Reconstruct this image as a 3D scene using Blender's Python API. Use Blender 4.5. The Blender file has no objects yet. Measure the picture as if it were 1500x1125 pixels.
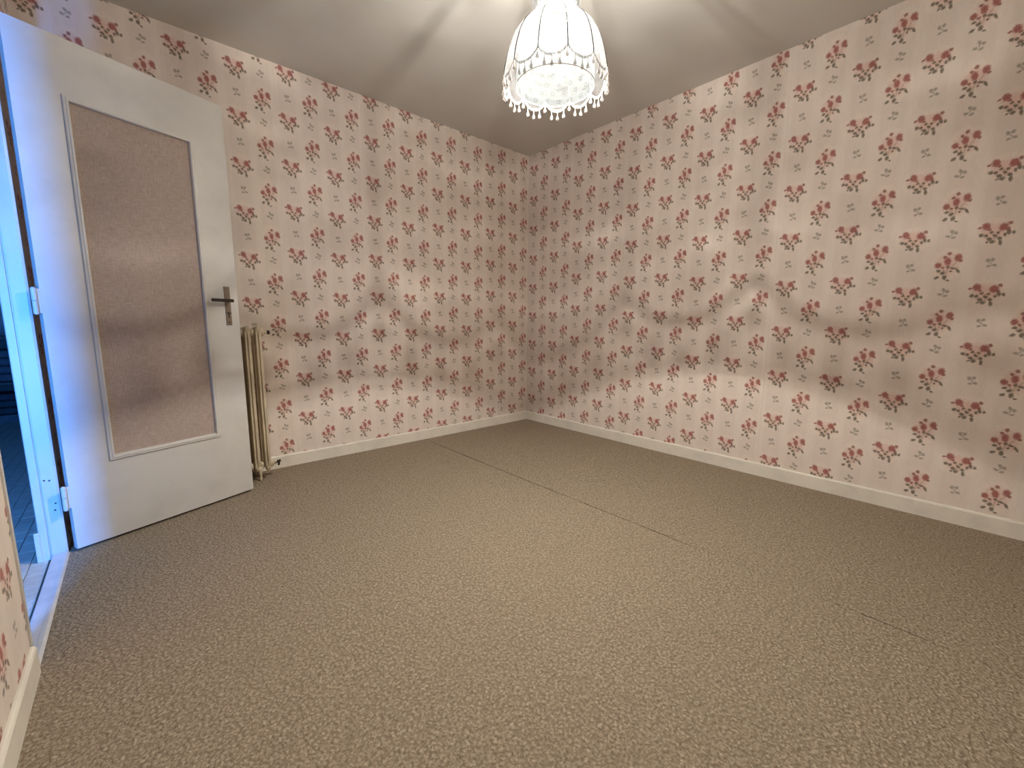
import bpy, bmesh, math, random
from mathutils import Vector, Matrix
random.seed(7)
sc = bpy.context.scene
COL = sc.collection

# ------------------------------------------------------------------ camera
RIGHT = Vector((0.7467, -0.6651, 0.0053)).normalized()
FWD = Vector((0.6590, 0.7388, -0.1411)).normalized()
UP = RIGHT.cross(FWD).normalized()
RIGHT = FWD.cross(UP).normalized()
cd = bpy.data.cameras.new('camera')
cd.sensor_width = 36.0
cd.lens = 619.9 / 1500 * 36
cd.clip_start = 0.02
cam = bpy.data.objects.new('camera', cd)
M = Matrix((RIGHT, UP, -FWD)).transposed().to_4x4()
M.translation = Vector((-2.8896, -3.0169, 0.9458))
cam.matrix_world = M
COL.objects.link(cam)
sc.camera = cam

# ------------------------------------------------------------------ world, exposure
w = bpy.data.worlds.new('sky')
sc.world = w
w.use_nodes = True
bg = w.node_tree.nodes['Background']
bg.inputs[0].default_value = (0.045, 0.28, 1.0, 1)
bg.inputs[1].default_value = 165.0
sc.view_settings.view_transform = 'Standard'
sc.view_settings.look = 'None'
sc.view_settings.gamma = 1.0
sc.view_settings.use_curve_mapping = False
sc.view_settings.exposure = 0.18
LAMP_STRENGTH = 74000.0
LAMP_COLOR = (1.0, 0.95, 0.87)
sc.cycles.use_denoising = True
sc.cycles.transparent_max_bounces = 24
sc.cycles.max_bounces = 10
sc.cycles.diffuse_bounces = 6

# ------------------------------------------------------------------ measures
L = -3.171          # room face of the door wall
H = 2.4776          # ceiling height
YF = -3.74          # wall behind the camera
PT = 0.066          # partition thickness
DOORA = 0.3724      # angle of the open leaf
HX, HY = -3.139, -0.600
JY0, JY1 = -1.375, -0.575   # door opening
LAMP = Vector((-1.665, -1.87, 0))

# ------------------------------------------------------------------ mesh helpers
def obj(name, bm, m, parent=None, smooth=False, kind=None):
    me = bpy.data.meshes.new(name)
    bmesh.ops.recalc_face_normals(bm, faces=bm.faces[:])
    bm.to_mesh(me)
    bm.free()
    if smooth:
        for p in me.polygons:
            p.use_smooth = True
    if m is not None:
        me.materials.append(m)
    o = bpy.data.objects.new(name, me)
    COL.objects.link(o)
    if parent is not None:
        o.parent = parent
    if kind:
        o['kind'] = kind
    return o

def tag(o, label, cat, group=None, kind=None):
    o['label'] = label
    o['category'] = cat
    if group:
        o['group'] = group
    if kind:
        o['kind'] = kind
    return o

def empty(name, loc=(0, 0, 0), rz=0.0):
    o = bpy.data.objects.new(name, None)
    o.location = loc
    o.rotation_euler = (0, 0, rz)
    o.empty_display_size = 0.1
    COL.objects.link(o)
    return o

def add_box(bm, lo, hi, bevel=0.0, seg=2):
    n = bmesh.new()
    x0, y0, z0 = lo
    x1, y1, z1 = hi
    vs = [n.verts.new(v) for v in ((x0, y0, z0), (x1, y0, z0), (x1, y1, z0), (x0, y1, z0),
                                   (x0, y0, z1), (x1, y0, z1), (x1, y1, z1), (x0, y1, z1))]
    for f in ((0, 3, 2, 1), (4, 5, 6, 7), (0, 1, 5, 4), (1, 2, 6, 5), (2, 3, 7, 6), (3, 0, 4, 7)):
        n.faces.new([vs[i] for i in f])
    if bevel > 0:
        bmesh.ops.bevel(n, geom=n.edges[:], offset=bevel, segments=seg, profile=0.6, affect='EDGES')
    join(bm, n)

def join(bm, n):
    mp = {}
    for v in n.verts:
        mp[v] = bm.verts.new(v.co)
    for f in n.faces:
        try:
            bm.faces.new([mp[v] for v in f.verts])
        except ValueError:
            pass
    n.free()

def box_bm(lo, hi, bevel=0.0, seg=2):
    bm = bmesh.new()
    add_box(bm, lo, hi, bevel, seg)
    return bm

def add_lathe(bm, prof, n=24, centre=(0, 0, 0), a0=0.0, caps=True, rfun=None):
    cx, cy, cz = centre
    rings = []
    for i, (r, z) in enumerate(prof):
        ring = []
        for k in range(n):
            a = a0 + 2 * math.pi * k / n
            rr = r if rfun is None else rfun(r, z, a, i)
            ring.append(bm.verts.new((cx + rr * math.cos(a), cy + rr * math.sin(a), cz + z)))
        rings.append(ring)
    for i in range(len(rings) - 1):
        for k in range(n):
            bm.faces.new((rings[i][k], rings[i][(k + 1) % n], rings[i + 1][(k + 1) % n], rings[i + 1][k]))
    if caps:
        for ring in (rings[0], rings[-1]):
            try:
                bm.faces.new(ring)
            except ValueError:
                pass

def add_tube(bm, pts, r, n=8, closed=False, caps=True):
    pts = [Vector(p) for p in pts]
    m = len(pts)
    rings = []
    prev = None
    for i, p in enumerate(pts):
        if closed:
            t = pts[(i + 1) % m] - pts[i - 1]
        else:
            t = pts[min(i + 1, m - 1)] - pts[max(i - 1, 0)]
        t.normalize()
        if prev is None:
            ref = Vector((0, 0, 1)) if abs(t.z) < 0.9 else Vector((1, 0, 0))
            u = t.cross(ref).normalized()
        else:
            u = (prev - t * prev.dot(t)).normalized()
        prev = u
        v = t.cross(u)
        rr = r[i] if isinstance(r, (list, tuple)) else r
        rings.append([bm.verts.new(p + rr * (math.cos(2 * math.pi * k / n) * u + math.sin(2 * math.pi * k / n) * v)) for k in range(n)])
    for i in range(m if closed else m - 1):
        a, b = rings[i], rings[(i + 1) % m]
        for k in range(n):
            bm.faces.new((a[k], a[(k + 1) % n], b[(k + 1) % n], b[k]))
    if caps and not closed:
        bm.faces.new(rings[0])
        bm.faces.new(rings[-1])

def add_prism(bm, outline, axis, lo, hi):
    """outline: 2D points swept along axis (0 x, 1 y, 2 z); the outline lies in the other two axes in order"""
    def mk(p, t):
        c = list(p)
        c.insert(axis, t)
        return bm.verts.new(c)
    a = [mk(p, lo) for p in outline]
    b = [mk(p, hi) for p in outline]
    n = len(outline)
    for k in range(n):
        bm.faces.new((a[k], a[(k + 1) % n], b[(k + 1) % n], b[k]))
    bm.faces.new(a)
    bm.faces.new(b)

# ------------------------------------------------------------------ material helpers
class NT:
    def __init__(self, name):
        self.m = bpy.data.materials.new(name)
        self.m.use_nodes = True
        self.t = self.m.node_tree
        self.t.nodes.clear()
        self.out = self.n('ShaderNodeOutputMaterial')

    def n(self, typ, **kw):
        nd = self.t.nodes.new(typ)
        for k, v in kw.items():
            setattr(nd, k, v)
        return nd

    def put(self, inp, v):
        if v is None:
            return
        if isinstance(v, bpy.types.NodeSocket):
            self.t.links.new(v, inp)
        elif isinstance(v, (tuple, list)) and inp.type == 'RGBA' and len(v) == 3:
            inp.default_value = (*v, 1)
        else:
            inp.default_value = v

    def math(self, op, a, b=None, c=None, clamp=False):
        nd = self.n('ShaderNodeMath', operation=op, use_clamp=clamp)
        for i, v in enumerate((a, b, c)):
            self.put(nd.inputs[i], v)
        return nd.outputs[0]

    def vmath(self, op, a, b=None, scale=None):
        nd = self.n('ShaderNodeVectorMath', operation=op)
        self.put(nd.inputs[0], a)
        self.put(nd.inputs[1], b)
        if scale is not None:
            self.put(nd.inputs[3], scale)
        return nd.outputs[1] if op in ('LENGTH', 'DISTANCE', 'DOT_PRODUCT') else nd.outputs[0]

    def noise(self, vec, scale, detail=2.0, rough=0.5, color=False):
        nd = self.n('ShaderNodeTexNoise')
        self.put(nd.inputs['Vector'], vec)
        nd.inputs['Scale'].default_value = scale
        nd.inputs['Detail'].default_value = detail
        nd.inputs['Roughness'].default_value = rough
        return nd.outputs['Color'] if color else nd.outputs[0]

    def mapr(self, v, a, b, c=0.0, d=1.0, smooth=False):
        nd = self.n('ShaderNodeMapRange')
        if smooth:
            nd.interpolation_type = 'SMOOTHSTEP'
        for i, x in enumerate((v, a, b, c, d)):
            self.put(nd.inputs[i], x)
        return nd.outputs[0]

    def mix(self, f, a, b, blend='MIX'):
        nd = self.n('ShaderNodeMix', data_type='RGBA', blend_type=blend)
        self.put(nd.inputs[0], f)
        self.put(nd.inputs[6], a)
        self.put(nd.inputs[7], b)
        return nd.outputs[2]

    def coord(self, which='Object'):
        return self.n('ShaderNodeTexCoord').outputs[which]

    def mapping(self, vec, loc=(0, 0, 0), rot=(0, 0, 0), scale=(1, 1, 1), typ='POINT'):
        nd = self.n('ShaderNodeMapping', vector_type=typ)
        self.put(nd.inputs[0], vec)
        nd.inputs[1].default_value = loc
        nd.inputs[2].default_value = rot
        nd.inputs[3].default_value = scale
        return nd.outputs[0]

    def bump(self, h, strength=0.3, dist=0.002):
        nd = self.n('ShaderNodeBump')
        nd.inputs['Strength'].default_value = strength
        nd.inputs['Distance'].default_value = dist
        self.put(nd.inputs['Height'], h)
        return nd.outputs[0]

    def principled(self, color, rough=0.6, metal=0.0, spec=0.4, normal=None):
        nd = self.n('ShaderNodeBsdfPrincipled')
        self.put(nd.inputs['Base Color'], color)
        self.put(nd.inputs['Roughness'], rough)
        self.put(nd.inputs['Metallic'], metal)
        self.put(nd.inputs['Specular IOR Level'], spec)
        if normal is not None:
            self.put(nd.inputs['Normal'], normal)
        return nd.outputs[0]

    def done(self, shader):
        self.t.links.new(shader, self.out.inputs[0])
        return self.m

def paint(name, col, rough=0.45, bump=0.15, scale=60, dirt=0.06, spec=0.4):
    t = NT(name)
    co = t.coord()
    n1 = t.noise(co, scale, 3, 0.6)
    n2 = t.noise(co, 6, 4, 0.6)
    dark = tuple(c * (1 - dirt * 2.2) for c in col)
    c = t.mix(t.mapr(n2, 0.45, 0.75), col, dark)
    return t.done(t.principled(c, rough, 0, spec, t.bump(n1, bump, 0.001)))

def plain(name, col, rough=0.5, metal=0.0, spec=0.4, var=0.25, scale=40):
    t = NT(name)
    n = t.noise(t.coord(), scale, 3, 0.6)
    c = t.mix(n, tuple(x * (1 - var) for x in col), tuple(min(1, x * (1 + var)) for x in col))
    return t.done(t.principled(c, rough, metal, spec, t.bump(n, 0.15, 0.001)))

# ------------------------------------------------------------------ wallpaper
PP, PV = 0.2650, 0.2656      # repeat of the print
BU, BV = 0.1305, 0.1395      # the second bouquet inside the repeat

def make_wallpaper():
    t = NT('floral_wallpaper')
    uv = t.coord('UV')
    wob = t.noise(uv, 210, 2, 0.6, color=True)
    wob = t.vmath('SCALE', t.vmath('SUBTRACT', wob, (0.5, 0.5, 0.5)), None, 0.011)
    p = t.vmath('ADD', uv, wob)
    sep = t.n('ShaderNodeSeparateXYZ')
    t.put(sep.inputs[0], p)
    X, Y = sep.outputs[0], sep.outputs[1]

    def cell(du, dv):
        a = t.math('WRAP', t.math('SUBTRACT', X, du), PP / 2, -PP / 2)
        b = t.math('WRAP', t.math('SUBTRACT', Y, dv), PV / 2, -PV / 2)
        cb = t.n('ShaderNodeCombineXYZ')
        t.put(cb.inputs[0], a)
        t.put(cb.inputs[1], b)
        return cb.outputs[0]

    def blobs(vec, items):
        best = None
        for (u, v, ru, rv, ang) in items:
            d = t.vmath('LENGTH', t.mapping(vec, (u, v, 0), (0, 0, math.radians(ang)), (ru, rv, 1), 'TEXTURE'))
            best = d if best is None else t.math('MINIMUM', best, d)
        return best

    A, B, SA, SB = cell(0, 0), cell(BU, BV), cell(0, PV / 2), cell(BU, BV + PV / 2)
    roseA = [(-.0290, .0290, .0160, .0140, 15), (.0240, .0195, .0168, .0140, -10), (-.0490, .0245, .0085, .0042, 15)]
    budA = [(.0410, .0340, .0064, .0075, 30), (.0360, .0100, .0066, .0062, 0), (-.0180, .0130, .0060, .0045, 20)]
    leafA = [(-.0410, -.0080, .0085, .0062, -40), (-.0265, -.0115, .0075, .0058, 30), (-.0145, -.0270, .0102, .0062, -30),
             (-.0050, -.0400, .0094, .0068, -20), (.0160, -.0280, .0090, .0055, -45), (.0195, -.0455, .0066, .0102, 5),
             (.0400, -.0030, .0072, .0095, 15), (.0545, -.0075, .0062, .0062, 0), (.0010, -.0150, .0085, .0042, -40), (.0300, -.0130, .0056, .0064, 0), (-.0120, .0010, .0070, .0042, 35), (.0080, -.0020, .0062, .0042, -30), (-.0200, -.0400, .0062, .0034, 30)]
    roseB = [(-.0315, -.0010, .0138, .0112, 5), (-.0010, .0145, .0136, .0155, 5), (.0325, .0290, .0150, .0145, 0)]
    budB = [(.0020, .0500, .0068, .0076, 0), (-.0120, .0345, .0064, .0064, 20), (.0415, .0140, .0064, .0060, 0), (-.0150, -.0130, .0060, .0045, 0)]
    leafB = [(-.0280, -.0265, .0088, .0052, 10), (-.0130, -.0380, .0095, .0066, 30), (-.0310, -.0580, .0104, .0055, 35),
             (-.0050, -.0585, .0084, .0092, 0), (.0195, -.0185, .0108, .0045, -10), (.0360, -.0300, .0056, .0112, 28),
             (.0025, -.0110, .0068, .0056, 0), (.0070, -.0730, .0068, .0034, -20), (.0130, -.0310, .0050, .0040, 0)]
    sprA = [(-.0065, .0100, .0070, .0084, 10), (.0075, .0130, .0072, .0060, 30), (.0130, -.0105, .0100, .0052, -20), (-.0060, -.0115, .0080, .0040, -15)]
    sprB = [(.0010, .0130, .0058, .0086, 25), (.0125, .0065, .0086, .0054, 40), (-.0130, -.0065, .0096, .0052, -15), (.0065, -.0105, .0086, .0044, -10)]
    stemA = [(-.0100, .0060, .0030, .0220, 35), (.0120, -.0020, .0030, .0240, -25), (-.0020, -.0180, .0030, .0200, 20)]
    stemB = [(.0020, -.0230, .0030, .0350, -8), (.0180, -.0050, .0030, .0200, -35), (-.0150, -.0180, .0030, .0220, 30)]
    fit = lambda L_, a, b: [(u, v, ru * a, rv * b, g) for (u, v, ru, rv, g) in L_]
    roseA, roseB = fit(roseA, .78, 1.10), fit(roseB, .78, 1.10)
    leafA, leafB = fit(leafA, .86, 1.12), fit(leafB, .86, 1.12)
    sprA = [(-.0080, .0120, .0062, .0088, 15), (.0060, .0150, .0066, .0072, -25), (.0125, -.0090, .0082, .0058, -20), (-.0045, -.0125, .0072, .0044, 20), (.0015, .0005, .0026, .0046, 20)]
    sprB = [(-.0010, .0160, .0058, .0088, 25), (.0118, .0090, .0066, .0074, 40), (-.0120, -.0040, .0086, .0056, -20), (.0062, -.0115, .0080, .0050, 15), (.0000, .0020, .0024, .0050, -20)]
    rag = t.math('MULTIPLY', t.math('SUBTRACT', t.noise(uv, 400, 3, .75), .5), 2.2)
    rag2 = t.math('MULTIPLY', t.math('SUBTRACT', t.noise(uv, 95, 3, .7), .5), 1.6)
    r_ = lambda d: t.math('ADD', d, rag)
    rose = r_(t.math('MINIMUM', blobs(A, roseA), blobs(B, roseB)))
    bud = r_(t.math('MINIMUM', blobs(A, budA), blobs(B, budB)))
    leaf = r_(t.math('MINIMUM', blobs(A, leafA), blobs(B, leafB)))
    stem = r_(t.math('MINIMUM', blobs(A, stemA), blobs(B, stemB)))
    spr = r_(t.math('MINIMUM', blobs(SA, sprA), blobs(SB, sprB)))
    halo = t.math('ADD', rag2, t.math('MINIMUM', blobs(A, [(0, .004, .062, .050, 0)]), blobs(B, [(.002, .003, .050, .064, 0)])))

    fine = t.noise(uv, 330, 2, 0.6)
    broad = t.noise(t.mapping(uv, scale=(1, .25, 1)), 26, 3, 0.6)
    # woven paper: upright slubs and faint paler stripes, two to each repeat
    slub = t.noise(t.mapping(uv, scale=(1, .06, 1)), 420, 2, 0.6)
    stripe = t.math('COSINE', t.math('MULTIPLY', t.math('SUBTRACT', X, 0.064), 4 * math.pi / PP))
    base = t.mix(t.mapr(slub, .3, .7), WP_BASE[0], WP_BASE[1])
    base = t.mix(t.mapr(stripe, .2, 1.0, 0, .30, True), base, WP_BASE[2])
    base = t.mix(t.mapr(broad, .35, .7, 0, .16), base, WP_BASE[3])
    c = t.mix(t.mapr(t.math('ABSOLUTE', t.math('SUBTRACT', halo, .95)), .30, .10, 0, .35, True), base, (.78, .70, .60))
    c = t.mix(t.mapr(halo, .95, .35, 0, .50, True), c, (.76, .47, .41))
    speck = t.math('MULTIPLY', t.mapr(t.noise(uv, 300, 2, .6), .55, .66), t.mapr(halo, 1.0, .4, 0, .55, True))
    c = t.mix(speck, c, t.mix(t.mapr(broad, .4, .6), (.30, .235, .15), (.45, .22, .18)))
    c = t.mix(t.mapr(stem, 1.35, .7, 0, .50, True), c, (.36, .27, .17))
    c = t.mix(t.mapr(spr, 1.3, .75, 0, .68, True), c, t.mix(fine, (.13, .112, .078), (.30, .265, .20)))
    c = t.mix(t.mapr(leaf, 1.35, .75, 0, .86, True), c, t.mix(t.mapr(fine, .35, .7), (.050, .038, .024), (.23, .18, .115)))
    c = t.mix(t.mapr(bud, 1.25, .8, 0, .90, True), c, t.mix(t.mapr(fine, .3, .7), (.17, .075, .050), (.38, .14, .12)))
    c = t.mix(t.mapr(rose, 1.3, .8, 0, .92, True), c, t.mix(t.mapr(fine, .36, .66), (.120, .032, .028), (.58, .185, .160)))
    h = t.math('ADD', slub, t.math('MULTIPLY', fine, .6))
    return t.done(t.principled(c, .62, 0, .3, t.bump(h, .16, .0012)))

WP_BASE = [(.660, .575, .503), (.720, .635, .563), (.79, .720, .648), (.645, .54, .458)]
m_paper = make_wallpaper()

# ------------------------------------------------------------------ other materials
m_plaster = paint('plaster', (.60, .57, .52), .8, .2, 80, .03, .2)
m_white = paint('white_gloss_paint', (.58, .565, .525), .38, .12, 90, .05, .45)
m_skirt = paint('skirting_paint', (.72, .68, .59), .5, .3, 50, .07, .4)

t = NT('ceiling_paint')
n1 = t.noise(t.coord(), 120, 3, .6)
n2 = t.noise(t.coord(), 1.6, 3, .6)
m_ceiling = t.done(t.principled(t.mix(t.mapr(n2, .35, .7), (.575, .555, .51), (.53, .51, .465)), .75, 0, .25, t.bump(n1, .12, .001)))

def make_carpet():
    t = NT('loop_carpet')
    co = t.coord()
    v = t.n('ShaderNodeTexVoronoi')
    v.inputs['Scale'].default_value = 95
    t.put(v.inputs['Vector'], t.vmath('ADD', co, t.vmath('SCALE', t.noise(co, 60, 2, .5, color=True), None, .012)))
    d = v.outputs['Distance']
    n1 = t.noise(co, 135, 3, .7)
    n2 = t.noise(co, 46, 3, .6)
    n3 = t.noise(co, 3.2, 3, .6)
    c = t.mix(t.mapr(n1, .36, .64), (.205, .160, .110), (.515, .432, .325))
    c = t.mix(t.mapr(d, .25, .75, 0, .55), c, (.150, .114, .075))
    c = t.mix(t.mapr(n2, .42, .7, 0, .30), c, (.245, .197, .142))
    c = t.mix(t.mapr(n3, .35, .65, 0, .18), c, (.285, .228, .152))
    h = t.math('ADD', t.math('MULTIPLY', d, -1.0), t.math('MULTIPLY', n1, .8))
    return t.done(t.principled(c, .95, 0, .08, t.bump(h, 1.0, .006)))
m_carpet = make_carpet()

def make_hall_tile():
    t = NT('hall_floor_tile')
    oi = t.n('ShaderNodeObjectInfo').outputs['Random']
    n = t.noise(t.coord(), 35, 4, .65)
    c = t.mix(oi, (.56, .52, .44), (.66, .62, .53))
    c = t.mix(t.mapr(n, .4, .75, 0, .5), c, (.33, .30, .25))
    return t.done(t.principled(c, .5, 0, .4, t.bump(n, .2, .001)))
m_tile = make_hall_tile()
m_grout = plain('grout', (.30, .27, .23), .9)
m_hall = paint('hall_plaster', (.40, .36, .36), .85, .3, 40, .08, .2)
m_dark = plain('dark_stained_wood', (.035, .032, .032), .5, 0, .4, .4, 18)
m_cloth1 = plain('dark_grey_cloth', (.06, .065, .075), .9, 0, .1, .5, 25)
m_cloth2 = plain('slate_cloth', (.12, .125, .14), .9, 0, .1, .5, 25)

def make_panel_cloth():
    t = NT('door_panel_fabric')
    co = t.coord()
    a = t.noise(t.mapping(co, scale=(1, 1, .12)), 260, 2, .6)
    b = t.noise(t.mapping(co, scale=(.12, 1, 1)), 260, 2, .6)
    f = t.noise(co, 240, 2, .6)
    g = t.noise(co, 9, 4, .6)
    h = t.math('ADD', t.math('ADD', a, b), f)
    c = t.mix(t.mapr(h, 1.1, 1.9), (.30, .235, .195), (.475, .385, .33))
    c = t.mix(t.mapr(g, .4, .75, 0, .25), c, (.30, .245, .215))
    return t.done(t.principled(c, .85, 0, .2, t.bump(h, .35, .0015)))
m_panel = make_panel_cloth()
m_rad = paint('radiator_enamel', (.60, .51, .36), .35, .2, 60, .16, .5)
m_brassdull = plain('tarnished_metal_plate', (.235, .19, .145), .42, .75, .5, .35, 55)
m_bronze = plain('dark_bronze', (.05, .04, .032), .4, .6, .5, .3, 40)
m_black = plain('blackened_iron', (.03, .022, .018), .6, .3, .4, .4, 40)
m_alu = paint('worn_metal_strip', (.60, .60, .60), .4, .25, 40, .12, .5)

def make_fabric(name, trans, albedo, streak=0.0, eyelet=False, tint=(1, 1, 1)):
    """thin open-weave cloth: most light slips through the weave, the threads scatter the rest"""
    t = NT(name)
    uv = t.coord('UV')
    tr = trans
    if streak:  # uneven transparency put in to throw light streaks on walls and ceiling
        n = t.noise(t.mapping(uv, scale=(1.0, 34.0, 1)), 1.35, 3, .55)
        k = t.noise(t.mapping(uv, scale=(1.2, 9.0, 1)), 1.0, 2, .5)
        tr = t.math('ADD', t.mapr(n, .50, .72, trans - streak * .35, trans + streak, True), t.mapr(k, .35, .65, -.04, .04))
    alb = albedo
    if eyelet:
        s = t.n('ShaderNodeSeparateXYZ')
        t.put(s.inputs[0], uv)
        u, v = s.outputs[0], s.outputs[1]
        row = t.math('FLOOR', t.math('DIVIDE', v, .030))
        du = t.math('MULTIPLY', t.math('WRAP', t.math('ADD', u, t.math('MULTIPLY', t.math('MODULO', row, 2.0), .32)), .32, -.32), .070)
        dv = t.math('SUBTRACT', t.math('WRAP', v, .030, 0.0), .015)
        rad = t.math('SQRT', t.math('ADD', t.math('MULTIPLY', du, du), t.math('MULTIPLY', dv, dv)))
        ang = t.math('ARCTAN2', dv, du)
        pet = t.math('COSINE', t.math('MULTIPLY', ang, 6.0))
        ring = t.mapr(t.math('ABSOLUTE', t.math('SUBTRACT', rad, .0062)), .0028, .0016, 0, 1, True)
        dots = t.math('MULTIPLY', ring, t.mapr(pet, -.1, .5, 0, 1, True))
        alb = t.mapr(dots, 0, 1, albedo, albedo * .16)
        shadow_band = t.mapr(v, .034, .030)  # denser lower band, added to cast an even dark band on the walls
        tr = t.math('MINIMUM', t.mapr(dots, 0, 1, trans, .1), t.mapr(shadow_band, 0, 1, 1.0, .48))
        alb = t.math('MULTIPLY', alb, t.mapr(shadow_band, 0, 1, 1.0, .72))
    col = t.n('ShaderNodeCombineXYZ')
    for i in range(3):
        t.put(col.inputs[i], t.math('MULTIPLY', alb, tint[i]))
    tl = t.n('ShaderNodeBsdfTranslucent')
    t.put(tl.inputs[0], col.outputs[0])
    df = t.n('ShaderNodeBsdfDiffuse')
    t.put(df.inputs[0], col.outputs[0])
    m1 = t.n('ShaderNodeMixShader')
    m1.inputs[0].default_value = .5
    t.t.links.new(tl.outputs[0], m1.inputs[1])
    t.t.links.new(df.outputs[0], m1.inputs[2])
    tp = t.n('ShaderNodeBsdfTransparent')
    m2 = t.n('ShaderNodeMixShader')
    t.put(m2.inputs[0], tr)
    t.t.links.new(m1.outputs[0], m2.inputs[1])
    t.t.links.new(tp.outputs[0], m2.inputs[2])
    return t.done(m2.outputs[0])

m_voile = make_fabric('shade_voile', .68, .066, .28)
m_lining = make_fabric('eyelet_lining', .74, .040, 0, True, (.86, .97, 1.0))
m_ruffle = make_fabric('ruffle_voile', .24, .42, .10)
t = NT('half_clear_tassel')  # transparency added so the tassels cast weaker shadows on the walls
tp = t.n('ShaderNodeBsdfTransparent')
df = t.n('ShaderNodeBsdfDiffuse')
df.inputs[0].default_value = (.42, .39, .37, 1)
mx = t.n('ShaderNodeMixShader')
mx.inputs[0].default_value = .52
t.t.links.new(tp.outputs[0], mx.inputs[1])
t.t.links.new(df.outputs[0], mx.inputs[2])
m_tassel = t.done(mx.outputs[0])
t = NT('part_clear_braid')  # transparency added to lighten the scalloped shadow the braid casts
tp = t.n('ShaderNodeBsdfTransparent')
df = t.n('ShaderNodeBsdfDiffuse')
df.inputs[0].default_value = (.34, .325, .30, 1)
mx = t.n('ShaderNodeMixShader')
t.put(mx.inputs[0], t.mapr(t.noise(t.coord(), 260, 2, .6), .4, .6, .25, .6))
t.t.links.new(tp.outputs[0], mx.inputs[1])
t.t.links.new(df.outputs[0], mx.inputs[2])
m_trim = t.done(mx.outputs[0])
m_seam = plain('dark_seam_cord', (.028, .027, .025), .9, 0, .1)
m_wire = plain('shade_wire', (.5, .49, .46), .4, .3, .4, .1)
m_cord = plain('lamp_cord', (.7, .68, .62), .6)

t = NT('clear_bulb_glass')
tp = t.n('ShaderNodeBsdfTransparent')
gl = t.n('ShaderNodeBsdfGlossy')
gl.inputs['Roughness'].default_value = .05
mx = t.n('ShaderNodeMixShader')
mx.inputs[0].default_value = .05
t.t.links.new(tp.outputs[0], mx.inputs[1])
t.t.links.new(gl.outputs[0], mx.inputs[2])
m_glass = t.done(mx.outputs[0])

t = NT('window_glass')
tp = t.n('ShaderNodeBsdfTransparent')
gl = t.n('ShaderNodeBsdfGlossy')
gl.inputs['Roughness'].default_value = .02
mx = t.n('ShaderNodeMixShader')
mx.inputs[0].default_value = .06
t.t.links.new(tp.outputs[0], mx.inputs[1])
t.t.links.new(gl.outputs[0], mx.inputs[2])
m_pane = t.done(mx.outputs[0])

t = NT('glowing_filament')
em = t.n('ShaderNodeEmission')
em.inputs[0].default_value = (*LAMP_COLOR, 1)
em.inputs[1].default_value = LAMP_STRENGTH
m_filament = t.done(em.outputs[0])

# ------------------------------------------------------------------ room shell
S = 'structure'
floor = obj('floor', box_bm((L, YF, -.09), (0, 0, -.008)), plain('underlay', (.11, .075, .052), .95))
tag(floor, 'bedroom floor laid with beige brown loop pile carpet', 'floor', kind=S)

SEAM = -1.171
def carpet(x0, x1, wig0, wig1):
    bm = bmesh.new()
    n = 60
    top, bot = [], []
    for i in range(n + 1):
        y = YF + (0 - YF) * i / n
        a, b = x0 + wig0(y), x1 + wig1(y)
        top.append((bm.verts.new((a, y, 0)), bm.verts.new((b, y, 0))))
        bot.append((bm.verts.new((a, y, -.008)), bm.verts.new((b, y, -.008))))
    for i in range(n):
        bm.faces.new((top[i][0], top[i][1], top[i + 1][1], top[i + 1][0]))
        bm.faces.new((bot[i][0], bot[i + 1][0], bot[i + 1][1], bot[i][1]))
        bm.faces.new((top[i][0], top[i + 1][0], bot[i + 1][0], bot[i][0]))
        bm.faces.new((top[i][1], bot[i][1], bot[i + 1][1], top[i + 1][1]))
    bm.faces.new((top[0][0], bot[0][0], bot[0][1], top[0][1]))
    bm.faces.new((top[n][0], top[n][1], bot[n][1], bot[n][0]))
    return bm
zero = lambda y: 0.0
gap = lambda y: .0010 + .0024 * max(0.0, min(1.0, (y + 2.5) / .5)) + .0012 * max(0.0, min(1.0, (y + 1.3) / .8)) + .0016 * math.exp(-((y + 2.92) / .12) ** 2) + .0005 * math.sin(17 * y)
obj('carpet_strip', carpet(L, SEAM, zero, lambda y: -gap(y) + .002 * math.sin(1.7 * y)), m_carpet, floor)
obj('carpet_strip', carpet(SEAM, 0, lambda y: gap(y) + .002 * math.sin(1.7 * y), zero), m_carpet, floor)

ceiling = obj('ceiling', box_bm((L - .3, YF - .1, H), (.1, .1, H + .1)), m_ceiling)
tag(ceiling, 'flat off-white painted ceiling of the bedroom', 'ceiling', kind=S)

w_back = obj('wall_back', box_bm((L - .001, .001, -.09), (.1, .1, H)), m_plaster)
tag(w_back, 'wall behind the open door and radiator, papered with small red roses', 'wall', kind=S)
w_right = obj('wall_right', box_bm((.001, YF - .1, -.09), (.1, .001, H)), m_plaster)
tag(w_right, 'long wall right of the room corner, papered with small red roses', 'wall', kind=S)
w_front = obj('wall_front', box_bm((L, YF - .1, -.09), (.001, YF - .001, H)), m_plaster)
tag(w_front, 'rose papered wall facing the room corner, behind the viewer', 'wall', kind=S)
FT = 2.055
bm = bmesh.new()
add_box(bm, (L - PT, YF - .1, -.09), (L - .001, JY0 - .02, H))
add_box(bm, (L - PT, JY1 + .02, -.09), (L - .001, .1, H))
add_box(bm, (L - PT, JY0 - .02, FT), (L - .001, JY1 + .02, H))
w_left = obj('wall_left', bm, m_plaster)
tag(w_left, 'rose papered wall at the left edge that holds the doorway', 'wall', kind=S)

def strip(wall, lo, hi, axis, uvf):
    """one length of paper; 1 mm thick, its print laid in metres"""
    bm = box_bm(lo, hi)
    o = obj('wallpaper_strip', bm, m_paper, wall)
    lay = o.data.uv_layers.new(name='print')
    for poly in o.data.polygons:
        for li in poly.loop_indices:
            c = o.data.vertices[o.data.loops[li].vertex_index].co
            lay.data[li].uv = uvf(c)
    return o

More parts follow.
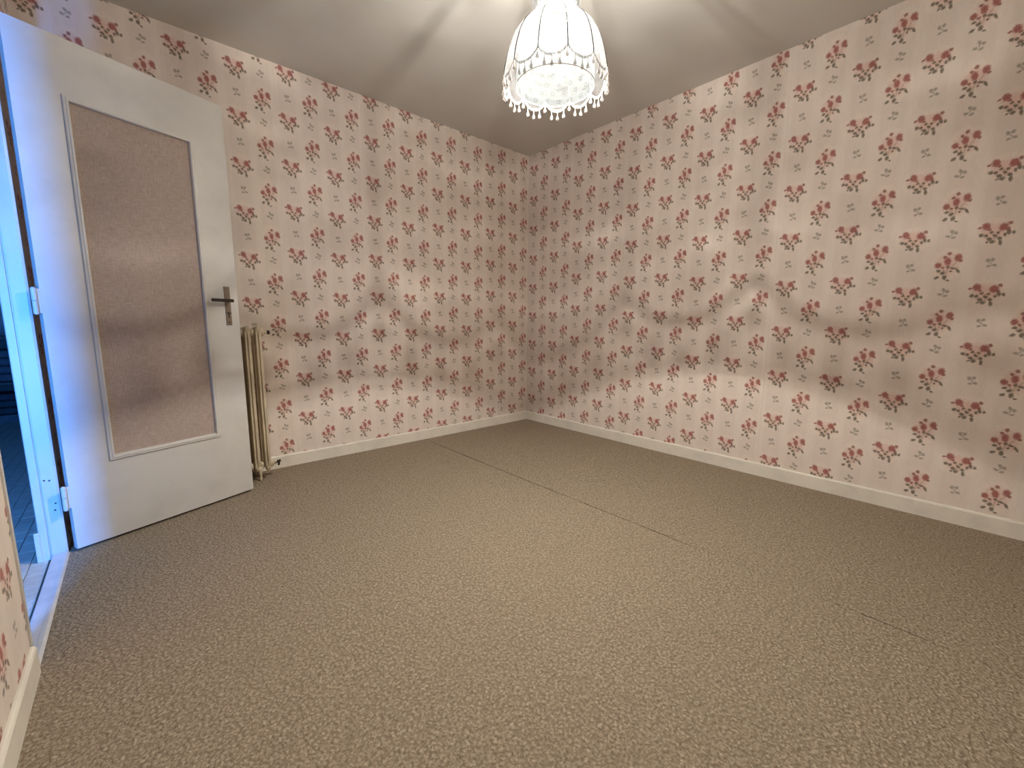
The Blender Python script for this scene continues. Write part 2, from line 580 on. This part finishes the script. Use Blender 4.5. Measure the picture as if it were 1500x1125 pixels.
TH = .0012
def run(wall, axis, bounds, za, uA, sign, face, seed):
    for i in range(len(bounds) - 1):
        a, b = sorted((bounds[i], bounds[i + 1]))
        a += .0003
        b -= .0003
        th = TH + (.0005 if i % 2 else 0)
        uvf = lambda c, z=za[i]: (sign * (c[axis] - uA) + 10 * PP, c.z - z + 10 * PV)
        if axis == 0:
            y0, y1 = sorted((face, face + (-th if face > -1 else th)))
            strip(wall, (a, y0, 0), (b, y1, H), 0, uvf)
        else:
            x0, x1 = sorted((face, face + (-th if face > -1 else th)))
            strip(wall, (x0, a, 0), (x1, b, H), 1, uvf)
run(w_back, 0, [L, -2.652, -2.122], [.2286, .2555], -2.5890, 1, .001, 0)
run(w_back, 0, [-2.122, -1.592, -1.062, -.532, -.002], [.0416, .0617, .090, .131], -2.5847, 1, .001, 1)
run(w_right, 1, [-.002, -.531, -1.061, -1.589, -2.119, -2.649, -3.179, YF], [.215, .0025, .205, .1606, .0983, .0292, -.03], -1.6575, -1, .001, 2)
run(w_front, 0, [L, -2.65, -2.12, -1.59, -1.06, -.53, -.002], [.03, .07, .11, .15, .2, .23], -2.5, -1, YF - .001, 3)
# door wall: whole drops beside the opening, a short one above it
uvl = lambda c: ((c.y + 1.50) + 10 * PP, c.z - .06 + 10 * PV)
for (a, b, z0) in ((YF, -2.99, 0), (-2.989, -2.46, 0), (-2.459, -1.93, 0), (-1.929, JY0 - .0205, 0), (JY0 - .02, JY1 + .02, FT), (JY1 + .0205, -.003, 0)):
    strip(w_left, (L - .001, a, z0), (L + .0002, b, H), 1, uvl)

# skirting boards, rounded top edge
BH, BT = .081, .012
def skirt_outline(x, s):
    return [(x, 0), (x + s * BT, 0), (x + s * BT, BH - .008), (x + s * (BT - .003), BH - .002), (x + s * (BT - .007), BH), (x, BH)]
def skirting(name, axis, x, s, lo, hi, label):
    bm = bmesh.new()
    o = skirt_outline(x, s)
    if axis == 0:
        n = 40
    add_prism(bm, o, axis, lo, hi)
    k = obj(name, bm, m_skirt)
    tag(k, label, 'skirting board', kind=S)
    return k
skirting('baseboard_back', 0, -.0008, -1, L + .002, -.0008, 'cream skirting board running from the radiator to the room corner')
skirting('baseboard_right', 1, -.0008, -1, YF + .002, -BT - .001, 'cream skirting board along the foot of the right wall')
skirting('baseboard_left', 1, L + .0008, 1, YF + .002, JY0 - .022, 'cream skirting board at the left edge beside the doorway')
skirting('baseboard_front', 0, YF + .0008, 1, L + BT + .002, -BT - .002, 'cream skirting board behind the viewer')

# ------------------------------------------------------------------ door frame
frame = empty('trim_1', (L, (JY0 + JY1) / 2, 0))
tag(frame, 'white painted timber door frame with hinge post', 'door frame', kind=S)
fx, fy = -L, -(JY0 + JY1) / 2
def local(bm):
    bmesh.ops.translate(bm, verts=bm.verts[:], vec=(fx, fy, 0))
    return bm
XH = L - PT - .006
# hinge post: stop on the hall side, rebate on the room side, a groove between them
bm = bmesh.new()
add_prism(bm, [(XH, JY1 + .02), (XH, JY1 - .004), (XH + .003, JY1 - .007), (L - .048, JY1 - .007), (L - .0465, JY1), (L - .0435, JY1), (L - .042, JY1 - .005),
               (L - .004, JY1 - .005), (L + .003, JY1 - .001), (L + .003, JY1 + .02)], 2, -.012, FT)
obj('hinge_post', local(bm), m_white, frame)
bm = bmesh.new()
add_prism(bm, [(XH, JY0 - .02), (L + .004, JY0 - .02), (L + .004, JY0 - .002), (L + .001, JY0), (L - .040, JY0), (L - .041, JY0 + .010), (XH, JY0 + .010)], 2, -.012, FT)
obj('latch_post', local(bm), m_white, frame)
obj('head_rail', local(box_bm((XH, JY0 - .02, FT - .03), (L + .004, JY1 + .02, FT), .002)), m_white, frame)
# worn shoe at the foot of the post on the hall side
obj('post_foot', local(box_bm((XH - .012, JY1 - .012, -.012), (XH + .004, JY1 + .018, .11), .003)), m_white, frame)
for (dx, z) in ((-.020, .315), (-.012, .218), (-.016, .19), (-.034, .318)):
    bm = bmesh.new()
    add_lathe(bm, [(.0015, -.0005), (.0036, 0), (.003, .0012), (.0008, .0016)], 8)
    bmesh.ops.rotate(bm, verts=bm.verts[:], cent=(0, 0, 0), matrix=Matrix.Rotation(math.radians(90), 3, 'X'))
    bmesh.ops.translate(bm, verts=bm.verts[:], vec=(L + dx, JY1 - .005, z))
    obj('screw', local(bm), m_bronze, frame)

th = obj('trim_2', box_bm((L - .042, JY0 + .0005, -.012), (L - .006, JY1 - .0075, .006), .003), m_alu)
tag(th, 'pale worn threshold strip between carpet and hall tiles', 'threshold', kind=S)
bm = bmesh.new()
add_prism(bm, [(L - .010, .0), (L - .010, .008), (L + .001, .0085), (L + .008, .003), (L + .008, .0)], 1, JY0 + .012, JY1 - .010)
tmp = obj('cover_lip', bm, m_alu, th)

# ------------------------------------------------------------------ door leaf
door = empty('door_1', (HX, HY, 0), DOORA)
tag(door, 'white door standing open with a beige cloth panel and a dark lever handle', 'door', kind=S)
DW, Z0, Z1, DT = .734, .012, 2.015, .034
PS0, PS1, PZ0, PZ1 = .153, .569, .374, 1.790
# local axes: x along the leaf, -y towards the viewer, front face at y = 0
bm = bmesh.new()
xs, zs = [0, PS0, PS1, DW], [Z0, PZ0, PZ1, Z1]
def q(y):
    return [[bm.verts.new((x, y, z)) for z in zs] for x in xs]
F, K = q(0), q(DT)
for i in range(3):
    for j in range(3):
        if (i, j) != (1, 1):
            bm.faces.new((F[i][j], F[i + 1][j], F[i + 1][j + 1], F[i][j + 1]))
            bm.faces.new((K[i][j], K[i][j + 1], K[i + 1][j + 1], K[i + 1][j]))
for i in range(3):
    bm.faces.new((F[i][0], K[i][0], K[i + 1][0], F[i + 1][0]))
    bm.faces.new((F[i][3], F[i + 1][3], K[i + 1][3], K[i][3]))
    bm.faces.new((F[0][i], F[0][i + 1], K[0][i + 1], K[0][i]))
    bm.faces.new((F[3][i], K[3][i], K[3][i + 1], F[3][i + 1]))
inner = [(1, 1), (2, 1), (2, 2), (1, 2)]
for k in range(4):
    a, b = inner[k], inner[(k + 1) % 4]
    bm.faces.new((F[a[0]][a[1]], K[a[0]][a[1]], K[b[0]][b[1]], F[b[0]][b[1]]))
ed = [e for e in bm.edges if (all(abs(v.co.x) < 1e-6 or abs(v.co.x - DW) < 1e-6 for v in e.verts) and abs(e.verts[0].co.z - e.verts[1].co.z) > .2)
      or (all(abs(v.co.z - Z0) < 1e-6 or abs(v.co.z - Z1) < 1e-6 for v in e.verts) and abs(e.verts[0].co.x - e.verts[1].co.x) > .05)]
bmesh.ops.bevel(bm, geom=ed, offset=.0022, segments=2, profile=.6, affect='EDGES')
obj('leaf', bm, m_white, door)
obj('cloth_panel', box_bm((PS0 - .0, .008, PZ0), (PS1, DT - .008, PZ1)), m_panel, door)
# moulding round the panel: mitred, rounded section
def moulding(yo, sgn, name):
    sec = [(0.0, 0.0), (.0015, .0050), (.0045, .0068), (.0085, .0060), (.0120, .0085), (.0165, .0085), (.0195, .0055), (.0205, -.007)]
    bm = bmesh.new()
    rings = []
    ins = .0205
    for (cx, cz, dx, dz) in ((PS0 - .0185, PZ0 - .0235, 1, 1), (PS1 + .0185, PZ0 - .0235, -1, 1), (PS1 + .0185, PZ1 + .0175, -1, -1), (PS0 - .0185, PZ1 + .0175, 1, -1)):
        rings.append([bm.verts.new((cx + dx * s, yo - sgn * h, cz + dz * s * 1.0)) for (s, h) in sec])
    for k in range(4):
        a, b = rings[k], rings[(k + 1) % 4]
        for i in range(len(sec) - 1):
            bm.faces.new((a[i], a[i + 1], b[i + 1], b[i]))
    return obj(name, bm, m_white, door)
moulding(0, 1, 'panel_moulding')
moulding(DT, -1, 'panel_moulding')
# lock plate and lever
plate = obj('handle_plate', box_bm((.6665, -.0035, .930), (.6945, 0, 1.128), .0012), m_brassdull, door)
bm = bmesh.new()
add_lathe(bm, [(.0085, 0), (.0085, .006), (.0065, .008), (.0065, .034), (.0075, .036)], 14)
bmesh.ops.rotate(bm, verts=bm.verts[:], cent=(0, 0, 0), matrix=Matrix.Rotation(math.radians(90), 3, 'X'))
bmesh.ops.translate(bm, verts=bm.verts[:], vec=(.681, -.0035, 1.056))
add_box(bm, (.584, -.0475, 1.0475), (.6885, -.0345, 1.0640), .0035, 3)
obj('lever', bm, m_bronze, plate)
bm = bmesh.new()
add_lathe(bm, [(.0048, 0), (.0048, .0012), (.004, .0016)], 14)
bmesh.ops.rotate(bm, verts=bm.verts[:], cent=(0, 0, 0), matrix=Matrix.Rotation(math.radians(90), 3, 'X'))
bmesh.ops.translate(bm, verts=bm.verts[:], vec=(.681, -.0031, .988))
add_box(bm, (.6788, -.0045, .968), (.6832, -.0031, .987))
obj('keyhole', bm, m_black, plate)
obj('lock_cover', box_bm((.6685, -.0055, .9925), (.6925, -.0033, .9965), .0006), m_bronze, plate)
bm = bmesh.new()
add_lathe(bm, [(.0038, 0), (.0038, .001), (.002, .002)], 10)
bmesh.ops.rotate(bm, verts=bm.verts[:], cent=(0, 0, 0), matrix=Matrix.Rotation(math.radians(90), 3, 'X'))
bmesh.ops.translate(bm, verts=bm.verts[:], vec=(.681, -.0031, .944))
obj('screw', bm, m_black, plate)
obj('latch_plate', box_bm((DW - .0005, .006, .95), (DW + .0015, .028, 1.12), .0006), m_brassdull, door)
# hinges
for z in (1.022, .238):
    bm = bmesh.new()
    add_lathe(bm, [(.0035, -.052), (.0078, -.048), (.0078, -.002), (.0072, 0)], 14, (-.018, -.006, z))
    add_lathe(bm, [(.0072, .001), (.0080, .003), (.0080, .046), (.0035, .051)], 14, (-.018, -.006, z))
    add_box(bm, (-.016, -.0015, z - .046), (.001, .0015, z + .046), .0005)
    obj('hinge', bm, m_white, door, False)

# ------------------------------------------------------------------ hall beyond the doorway
HZ = -.012
HXW = -4.55
HY0, HY1 = -2.80, 3.70
hf = obj('floor', box_bm((HXW, HY0, -.09), (L - .001, HY1, HZ - .008)), m_grout)
tag(hf, 'hall floor of small pale tiles seen through the doorway', 'floor', kind=S)
TW, TL = .053, .105
rest = bmesh.new()
proto = None
x1 = L - .0515
col = 0
xx = x1
while xx > HXW:
    y = HY0 + (col % 2) * TL / 2
    while y < HY1:
        lo = (xx - TW + .0012, y + .0012)
        hi = (xx - .0012, y + TL - .0012)
        near = xx > -3.47 and -1.42 < y < .25
        if near:
            dz = random.uniform(-.0006, .0006)
            if proto is None:
                b = bmesh.new()
                add_box(b, (-TW / 2 + .0012, -TL / 2 + .0012, -.008), (TW / 2 - .0012, TL / 2 - .0012, 0), .0008, 1)
                proto = obj('tile', b, m_tile, hf)
                o = proto
            else:
                o = proto.copy()
                COL.objects.link(o)
                o.parent = hf
            o.location = (xx - TW / 2, y + TL / 2, HZ + dz)
        else:
            v = [rest.verts.new((px, py, HZ)) for px, py in ((lo[0], lo[1]), (hi[0], lo[1]), (hi[0], hi[1]), (lo[0], hi[1]))]
            rest.faces.new(v)
        y += TL
    xx -= TW
    col += 1
st = obj('distant_tiles', rest, m_tile, hf, kind='stuff')

def hwall(name, lo, hi, label):
    o = obj(name, box_bm(lo, hi), m_hall)
    tag(o, label, 'wall', kind=S)
    return o
hwall('wall_hall_left', (HXW - .1, HY0 - .1, -.09), (HXW, HY1 + .1, H), 'dim plaster wall along the far side of the hall')
hwall('wall_hall_back', (HXW, HY1, -.09), (L - PT + .1, HY1 + .1, H), 'dim plaster wall at the end of the hall seen through the doorway')
hwall('wall_hall_right', (L - PT, .1, -.09), (L - PT + .1, HY1, H), 'plaster hall wall beyond the door hinge post')
WX0, WX1, WZ0, WZ1 = -3.67, -3.44, .05, 1.50
bm = bmesh.new()
add_box(bm, (HXW, HY0 - .1, -.09), (WX0, HY0, H))
add_box(bm, (WX1, HY0 - .1, -.09), (L - PT, HY0, H))
add_box(bm, (WX0, HY0 - .1, -.09), (WX1, HY0, WZ0))
add_box(bm, (WX0, HY0 - .1, WZ1), (WX1, HY0, H))
o = obj('wall_hall_front', bm, m_hall)
tag(o, 'hall wall with the narrow window, out of sight behind the door wall', 'wall', kind=S)
o = obj('ceiling', box_bm((HXW - .1, HY0 - .1, H), (L - .3, HY1 + .1, H + .1)), m_hall)
bm = box_bm((L - .3, .1, H), (L - PT + .1, HY1 + .1, H + .1))
tmpo = obj('ceiling_edge', bm, m_hall, o)
tag(o, 'dim ceiling of the hall beyond the doorway', 'ceiling', kind=S)
win = empty('window_1', ((WX0 + WX1) / 2, HY0 - .05, WZ0))
tag(win, 'narrow hall window that lets in the blue daylight', 'window', kind=S)
def wl(bm):
    bmesh.ops.translate(bm, verts=bm.verts[:], vec=(-(WX0 + WX1) / 2, -(HY0 - .05), -WZ0))
    return bm
bm = bmesh.new()
for lo, hi in (((WX0, HY0 - .07, WZ0), (WX0 + .015, HY0 - .03, WZ1)), ((WX1 - .015, HY0 - .07, WZ0), (WX1, HY0 - .03, WZ1)),
               ((WX0 + .015, HY0 - .07, WZ0), (WX1 - .015, HY0 - .03, WZ0 + .04)), ((WX0 + .015, HY0 - .07, WZ1 - .04), (WX1 - .015, HY0 - .03, WZ1))):
    add_box(bm, lo, hi, .002, 1)
obj('window_frame', wl(bm), m_white, win)
obj('window_pane', wl(box_bm((WX0 + .015, HY0 - .052, WZ0 + .04), (WX1 - .015, HY0 - .048, WZ1 - .04))), m_pane, win)
# sampling guide for the sky through that window (emits nothing itself)
pd = bpy.data.lights.new('sky_portal', 'AREA')
pd.shape = 'RECTANGLE'
pd.size = WX1 - WX0
pd.size_y = WZ1 - WZ0
pd.cycles.is_portal = True
po = bpy.data.objects.new('sky_portal', pd)
po.location = ((WX0 + WX1) / 2, HY0 - .101, (WZ0 + WZ1) / 2)
po.rotation_euler = (math.radians(90), 0, 0)
COL.objects.link(po)

# dark low cabinet with bundled cloth at the far end of the hall
cb = empty('low_cabinet', (-3.86, 3.30, HZ))
tag(cb, 'dark low open cabinet at the far end of the hall, left of the door frame', 'cabinet')
obj('top', box_bm((-.42, -.22, .785), (.42, .22, .815), .004), m_dark, cb)
for x in (-.40, .375):
    obj('side_panel', box_bm((x, -.20, 0), (x + .025, .20, .785), .002), m_dark, cb)
obj('shelf', box_bm((-.375, -.20, .36), (.375, .20, .385), .002), m_dark, cb)
obj('plinth', box_bm((-.375, -.19, 0), (.375, .20, .07), .002), m_cloth2, cb)
obj('back_panel', box_bm((-.375, .18, .07), (.375, .20, .785)), m_dark, cb)
def bundle(name, loc, size, m, label, folds=3):
    bm = bmesh.new()
    sx, sy, sz = size
    for k in range(folds):
        z0 = sz * k / folds
        z1 = sz * (k + 1) / folds
        n = bmesh.new()
        add_box(n, (-sx / 2, -sy / 2, z0 + .001), (sx / 2, sy / 2, z1 - .001), min(sz / folds * .45, .03), 3)
        for v in n.verts:
            v.co.x += .012 * math.sin(9 * v.co.z + 7 * v.co.y + k)
            v.co.y += .010 * math.sin(11 * v.co.x + 5 * k)
        join(bm, n)
    o = obj(name, bm, m, None, True)
    o.location = loc
    return tag(o, label, 'cloth')
bundle('folded_cloth', (-3.80, 3.28, HZ + .385), (.50, .28, .30), m_cloth2, 'slate folded cloth on the upper shelf of the dark hall cabinet', 4)
bundle('folded_cloth', (-3.84, 3.28, HZ + .07), (.56, .28, .20), m_cloth1, 'charcoal folded cloth at the bottom of the dark hall cabinet', 3)

# ------------------------------------------------------------------ radiator
rad = empty('radiator', (-2.50, -.115, 0))
tag(rad, 'old cream cast iron column radiator half hidden behind the open door', 'radiator')
ZB, ZT = .052, .926
def section_bm(x):
    bm = bmesh.new()
    # three tubes front to back with rounded shoulders, a rib down each face
    for (y, r) in ((-.060, .0145), (.0, .0115), (.060, .0140)):
        prof = []
        pts = [(x, y, ZB + .015), (x, y, ZB + .05), (x, y, ZT - .05), (x, y, ZT - .015)]
        add_tube(bm, pts, [r * .8, r, r, r * .85], 12)
    # head and foot loops joining the tubes
    for (zc, s) in ((ZT - .035, 1), (ZB + .035, -1)):
        arc = []
        for k in range(13):
            a = math.pi * k / 12
            arc.append((x, -.060 * math.cos(a), zc + s * (.026 * math.sin(a) ** .6 - .012)))
        add_tube(bm, arc, .0155, 12)
    # sharp ribs along the front column
    add_box(bm, (x - .0145, -.080, ZB + .03), (x - .0045, -.052, ZT - .03), .0028, 2)
    add_box(bm, (x - .0005, -.083, ZB + .03), (x + .0145, -.052, ZT - .03), .0035, 2)
    # rounded caps of the front ribs
    for zc in (ZB + .03, ZT - .03):
        add_lathe(bm, [(.004, -.030), (.0130, -.022), (.0165, 0), (.0130, .020), (.006, .030)], 14, (x, -.066, zc))
    return bm
xs = [.155 - .055 * k for k in range(8)]
for x in xs:
    obj('section', section_bm(x), m_rad, rad, True)
for k in range(len(xs) - 1):
    for z in (.887, .090):
        bm = bmesh.new()
        xm = (xs[k] + xs[k + 1]) / 2
        add_tube(bm, [(xs[k + 1] + .012, -.045, z), (xm - .007, -.045, z), (xm - .005, -.045, z), (xm + .005, -.045, z), (xm + .007, -.045, z), (xs[k] - .012, -.045, z)],
                 [.019, .019, .0225, .0225, .019, .019], 14)
        obj('nipple', bm, m_rad, rad, True)
# feet
for x in (xs[0] - .045, xs[-1] + .03):
    for y in (-.070, .058):
        bm = bmesh.new()
        add_tube(bm, [(x, y, .085), (x, y - .003, .055), (x, y - .005, .03), (x, y - .006, .012), (x, y - .006, 0)], [.017, .012, .0075, .0075, .0105], 10)
        obj('foot', bm, m_rad, rad, True)
# plug at the top, bleed valve with its three-lobed knob at the bottom
bm = bmesh.new()
add_tube(bm, [(xs[0] + .012, -.045, .887), (xs[0] + .030, -.045, .887), (xs[0] + .034, -.045, .887)], [.022, .022, .015], 14)
add_tube(bm, [(xs[0] + .030, -.045, .887), (xs[0] + .050, -.045, .887)], .010, 10)
pl = obj('plug', bm, m_rad, rad, True)
bm = bmesh.new()
add_tube(bm, [(xs[0] + .048, -.045, .887), (xs[0] + .053, -.045, .887), (xs[0] + .062, -.045, .887), (xs[0] + .066, -.045, .887)], [.009, .0135, .0135, .009], 6)
obj('bolt_head', bm, m_black, pl)
bm = bmesh.new()
add_tube(bm, [(xs[0] + .012, -.045, .090), (xs[0] + .030, -.045, .090), (xs[0] + .034, -.045, .090)], [.022, .022, .015], 14)
add_tube(bm, [(xs[0] + .030, -.045, .090), (xs[0] + .056, -.045, .090)], .009, 10)
vv = obj('valve', bm, m_rad, rad, True)
bm = bmesh.new()
add_lathe(bm, [(.006, 0), (.009, .003), (.009, .009), (.005, .012)], 12, (0, 0, 0))
for k in range(3):
    a = math.radians(90 + 120 * k)
    add_lathe(bm, [(.004, .001), (.0085, .003), (.0085, .009), (.004, .011)], 12, (.0125 * math.cos(a), .0125 * math.sin(a), 0))
bmesh.ops.rotate(bm, verts=bm.verts[:], cent=(0, 0, 0), matrix=Matrix.Rotation(math.radians(90), 3, 'Y') @ Matrix.Rotation(math.radians(20), 3, 'Z'))
bmesh.ops.rotate(bm, verts=bm.verts[:], cent=(0, 0, 0), matrix=Matrix.Rotation(math.radians(-38), 3, 'Z'))
bmesh.ops.translate(bm, verts=bm.verts[:], vec=(xs[0] + .058, -.049, .090))
obj('valve_knob', bm, m_black, vv)

# ------------------------------------------------------------------ pendant lamp
lamp = empty('pendant_lamp', (LAMP.x, LAMP.y, H))
tag(lamp, 'lit white fabric pendant lamp with scalloped fringed shade hanging from the ceiling', 'lamp')
def lz(z):
    return z - H
NP = 12
PA = 2 * math.pi / NP
A0 = math.radians(-139.9)        # middle of the panel that faces the viewer
OUT = [(.1845, 1.80), (.1800, 1.85), (.1690, 1.900), (.1510, 1.945), (.1250, 1.982), (.0900, 2.008), (.0550, 2.022), (.0420, 2.028)]
def outer(z):
    for (r0, z0), (r1, z1) in zip(OUT, OUT[1:]):
        if z <= z1:
            return r0 + (r1 - r0) * (z - z0) / (z1 - z0)
    return OUT[-1][0]
def edge_z(s):                    # s in -1..1 across a panel
    return 1.826 - .030 * (1 - abs(s) ** 2.2)
def pt(r, a, z):
    return Vector((r * math.cos(a), r * math.sin(a), lz(z)))
def smooth_profile():
    pts = []
    n = 26
    for i in range(n + 1):
        f = i / n
        seg = f * (len(OUT) - 1)
        k = min(int(seg), len(OUT) - 2)
        u = seg - k
        g = lambda j: Vector(OUT[max(0, min(len(OUT) - 1, j))])
        p0, p1, p2, p3 = g(k - 1), g(k), g(k + 1), g(k + 2)
        c = .5 * ((2 * p1) + (p2 - p0) * u + (2 * p0 - 5 * p1 + 4 * p2 - p3) * u * u + (3 * p1 - p0 - 3 * p2 + p3) * u ** 3)
        pts.append((c.x, c.y))
    return pts
SP = smooth_profile()
def shade_pt(a, s, i, off=0.0):
    """point on the cloth: s across the panel, i along the profile; the lowest rows follow the scallop"""
    r, z = SP[i]
    ze = edge_z(s)
    if i == 0:
        z = ze
        r = .1845 - .02 * (z - 1.80)
    else:
        f = min(1.0, i / 6.0)
        z = max(z, ze + (SP[6][1] - ze) * f * .999) if i <= 6 else z
        if i <= 6:
            z = ze + (SP[6][1] - ze) * f
            r = .1845 + (SP[6][0] - .1845) * f ** 1.4
    r = r * (1 + .022 * (1 - s * s) * min(1, i / 4 + .3)) + off
    return pt(r, a, z)
NS = 10
for k in range(NP):
    ac = A0 + k * PA
    bm = bmesh.new()
    uvl_ = bm.loops.layers.uv.new('cloth')
    grid = []
    for i in range(len(SP)):
        grid.append([bm.verts.new(shade_pt(ac + (j / NS - .5) * PA, 2 * j / NS - 1, i)) for j in range(NS + 1)])
    for i in range(len(SP) - 1):
        for j in range(NS):
            f = bm.faces.new((grid[i][j], grid[i][j + 1], grid[i + 1][j + 1], grid[i + 1][j]))
            for lp, (ii, jj) in zip(f.loops, ((i, j), (i, j + 1), (i + 1, j + 1), (i + 1, j))):
                lp[uvl_].uv = (k + jj / NS, ii / (len(SP) - 1) * .33)
    obj('shade_panel', bm, m_voile, lamp, True)
    # cord down the seam
    bm = bmesh.new()
    a = ac + .5 * PA
    add_tube(bm, [shade_pt(a, 1, i, .0012) for i in range(len(SP))], .0018, 6)
    obj('seam_cord', bm, m_seam, lamp, True)
    # braid along the scallop
    bm = bmesh.new()
    rows = []
    for j in range(NS * 2 + 1):
        s = j / NS - 1
        aa = ac + (j / (2 * NS) - .5) * PA
        e = edge_z(s)
        r = .1845 * (1 + .022 * (1 - s * s) * .3)
        rows.append([bm.verts.new(pt(r + dr, aa, e + dz)) for dr, dz in ((.0005, .0075), (.0028, .0045), (.0028, 0), (.0005, -.0025), (-.0012, 0), (-.0012, .0075))])
    for j in range(NS * 2):
        for i in range(6):
            bm.faces.new((rows[j][i], rows[j][(i + 1) % 6], rows[j + 1][(i + 1) % 6], rows[j + 1][i]))
    bm.faces.new(rows[0])
    bm.faces.new(rows[-1])
    obj('scalloped_braid', bm, m_trim, lamp, True)
    # tassels
    for q_ in range(4):
        s = -1 + .5 * q_ + random.uniform(-.05, .05)
        aa = ac + s * PA / 2
        e = edge_z(max(-1, s)) - .002
        ln = random.uniform(.028, .032)
        r = .1862
        bm = bmesh.new()
        add_lathe(bm, [(.0012, .002), (.0012, -ln * .30), (.0022, -ln * .38), (.0020, -ln * .44), (.0042, -ln * .62), (.0062, -ln * .82), (.0058, -ln * .93), (.0035, -ln)],
                  10, (r * math.cos(aa), r * math.sin(aa), lz(e)))
        obj('tassel', bm, m_tassel, lamp, True)
# lining with its eyelets
IN = [(.141, 1.797), (.1415, 1.835), (.139, 1.875), (.131, 1.912), (.118, 1.945), (.094, 1.972), (.062, 1.993), (.040, 2.003)]
bm = bmesh.new()
uvl_ = bm.loops.layers.uv.new('cloth')
n = 96
rings = [[bm.verts.new(pt(r * (1 - .012 * abs(math.sin(NP / 2 * (2 * math.pi * k / n)))), 2 * math.pi * k / n + A0 - PA / 2, z)) for k in range(n)] for r, z in IN]
arc = [0]
for (r0, z0), (r1, z1) in zip(IN, IN[1:]):
    arc.append(arc[-1] + math.hypot(r1 - r0, z1 - z0))
for i in range(len(IN) - 1):
    for k in range(n):
        f = bm.faces.new((rings[i][k], rings[i][(k + 1) % n], rings[i + 1][(k + 1) % n], rings[i + 1][k]))
        for lp, (ii, kk) in zip(f.loops, ((i, k), (i, k + 1), (i + 1, k + 1), (i + 1, k))):
            lp[uvl_].uv = (kk * NP / n, arc[ii])
obj('eyelet_lining', bm, m_lining, lamp, True)
bm = bmesh.new()
add_tube(bm, [pt(.1415, 2 * math.pi * k / 72, 1.796) for k in range(72)], .0016, 8, closed=True)
obj('lower_ring', bm, m_wire, lamp, True)
bm = bmesh.new()
add_tube(bm, [pt(.043, 2 * math.pi * k / 36, 2.026) for k in range(36)], .0028, 8, closed=True)
for k in range(3):
    a = A0 + k * 2 * math.pi / 3
    add_tube(bm, [pt(.043, a, 2.026), pt(.018, a, 2.026)], .0015, 6)
obj('upper_ring', bm, m_wire, lamp, True)
# gathered collar
bm = bmesh.new()
uvl_ = bm.loops.layers.uv.new('cloth')
RP = [(.043, 2.024), (.058, 2.031), (.070, 2.043), (.077, 2.058), (.079, 2.075), (.077, 2.092), (.070, 2.108), (.058, 2.121), (.044, 2.129)]
n = 192
rings = []
for i, (r, z) in enumerate(RP):
    amp = .005 * math.sin(math.pi * (i + .6) / len(RP)) + .0015
    rings.append([bm.verts.new(pt(r + amp * math.cos(26 * 2 * math.pi * k / n + .5 * math.sin(5 * 2 * math.pi * k / n)), 2 * math.pi * k / n, z + .002 * math.sin(9 * 2 * math.pi * k / n))) for k in range(n)])
for i in range(len(RP) - 1):
    for k in range(n):
        f = bm.faces.new((rings[i][k], rings[i][(k + 1) % n], rings[i + 1][(k + 1) % n], rings[i + 1][k]))
        for lp, (ii, kk) in zip(f.loops, ((i, k), (i, k + 1), (i + 1, k + 1), (i + 1, k))):
            lp[uvl_].uv = (kk / 16, ii / 30)
obj('gathered_collar', bm, m_ruffle, lamp, True)
# bulb, socket, cord, rose
BZ = 1.900
bm = bmesh.new()
add_lathe(bm, [(.004, BZ - .032), (.018, BZ - .026), (.027, BZ - .014), (.030, BZ), (.028, BZ + .014), (.021, BZ + .030), (.0145, BZ + .045), (.0135, BZ + .055)], 20, (0, 0, -H))
bulb = obj('bulb', bm, m_glass, lamp, True)
bm = bmesh.new()
pts = []
for k in range(25):
    a = math.radians(-150 + 300 * k / 24)
    pts.append((.006 * math.cos(a), .006 * math.sin(a), lz(BZ) + .0006 * math.sin(8 * a)))
add_tube(bm, pts, .0022, 8)
obj('filament', bm, m_filament, bulb, True)
bm = bmesh.new()
add_lathe(bm, [(.0138, BZ + .056), (.0140, BZ + .074), (.019, BZ + .076), (.020, BZ + .110), (.012, BZ + .122), (.005, BZ + .130)], 20, (0, 0, -H))
obj('socket', bm, m_cord, lamp, True)
bm = bmesh.new()
add_tube(bm, [(0, 0, lz(BZ + .128)), (.002, 0, lz(2.2)), (0, .001, lz(2.35)), (0, 0, -.03)], .0035, 8)
obj('cord', bm, m_cord, lamp, True)
bm = bmesh.new()
add_lathe(bm, [(.005, -.045), (.018, -.040), (.034, -.022), (.042, -.006), (.042, -.001)], 28)
obj('ceiling_rose', bm, m_cord, lamp, True)
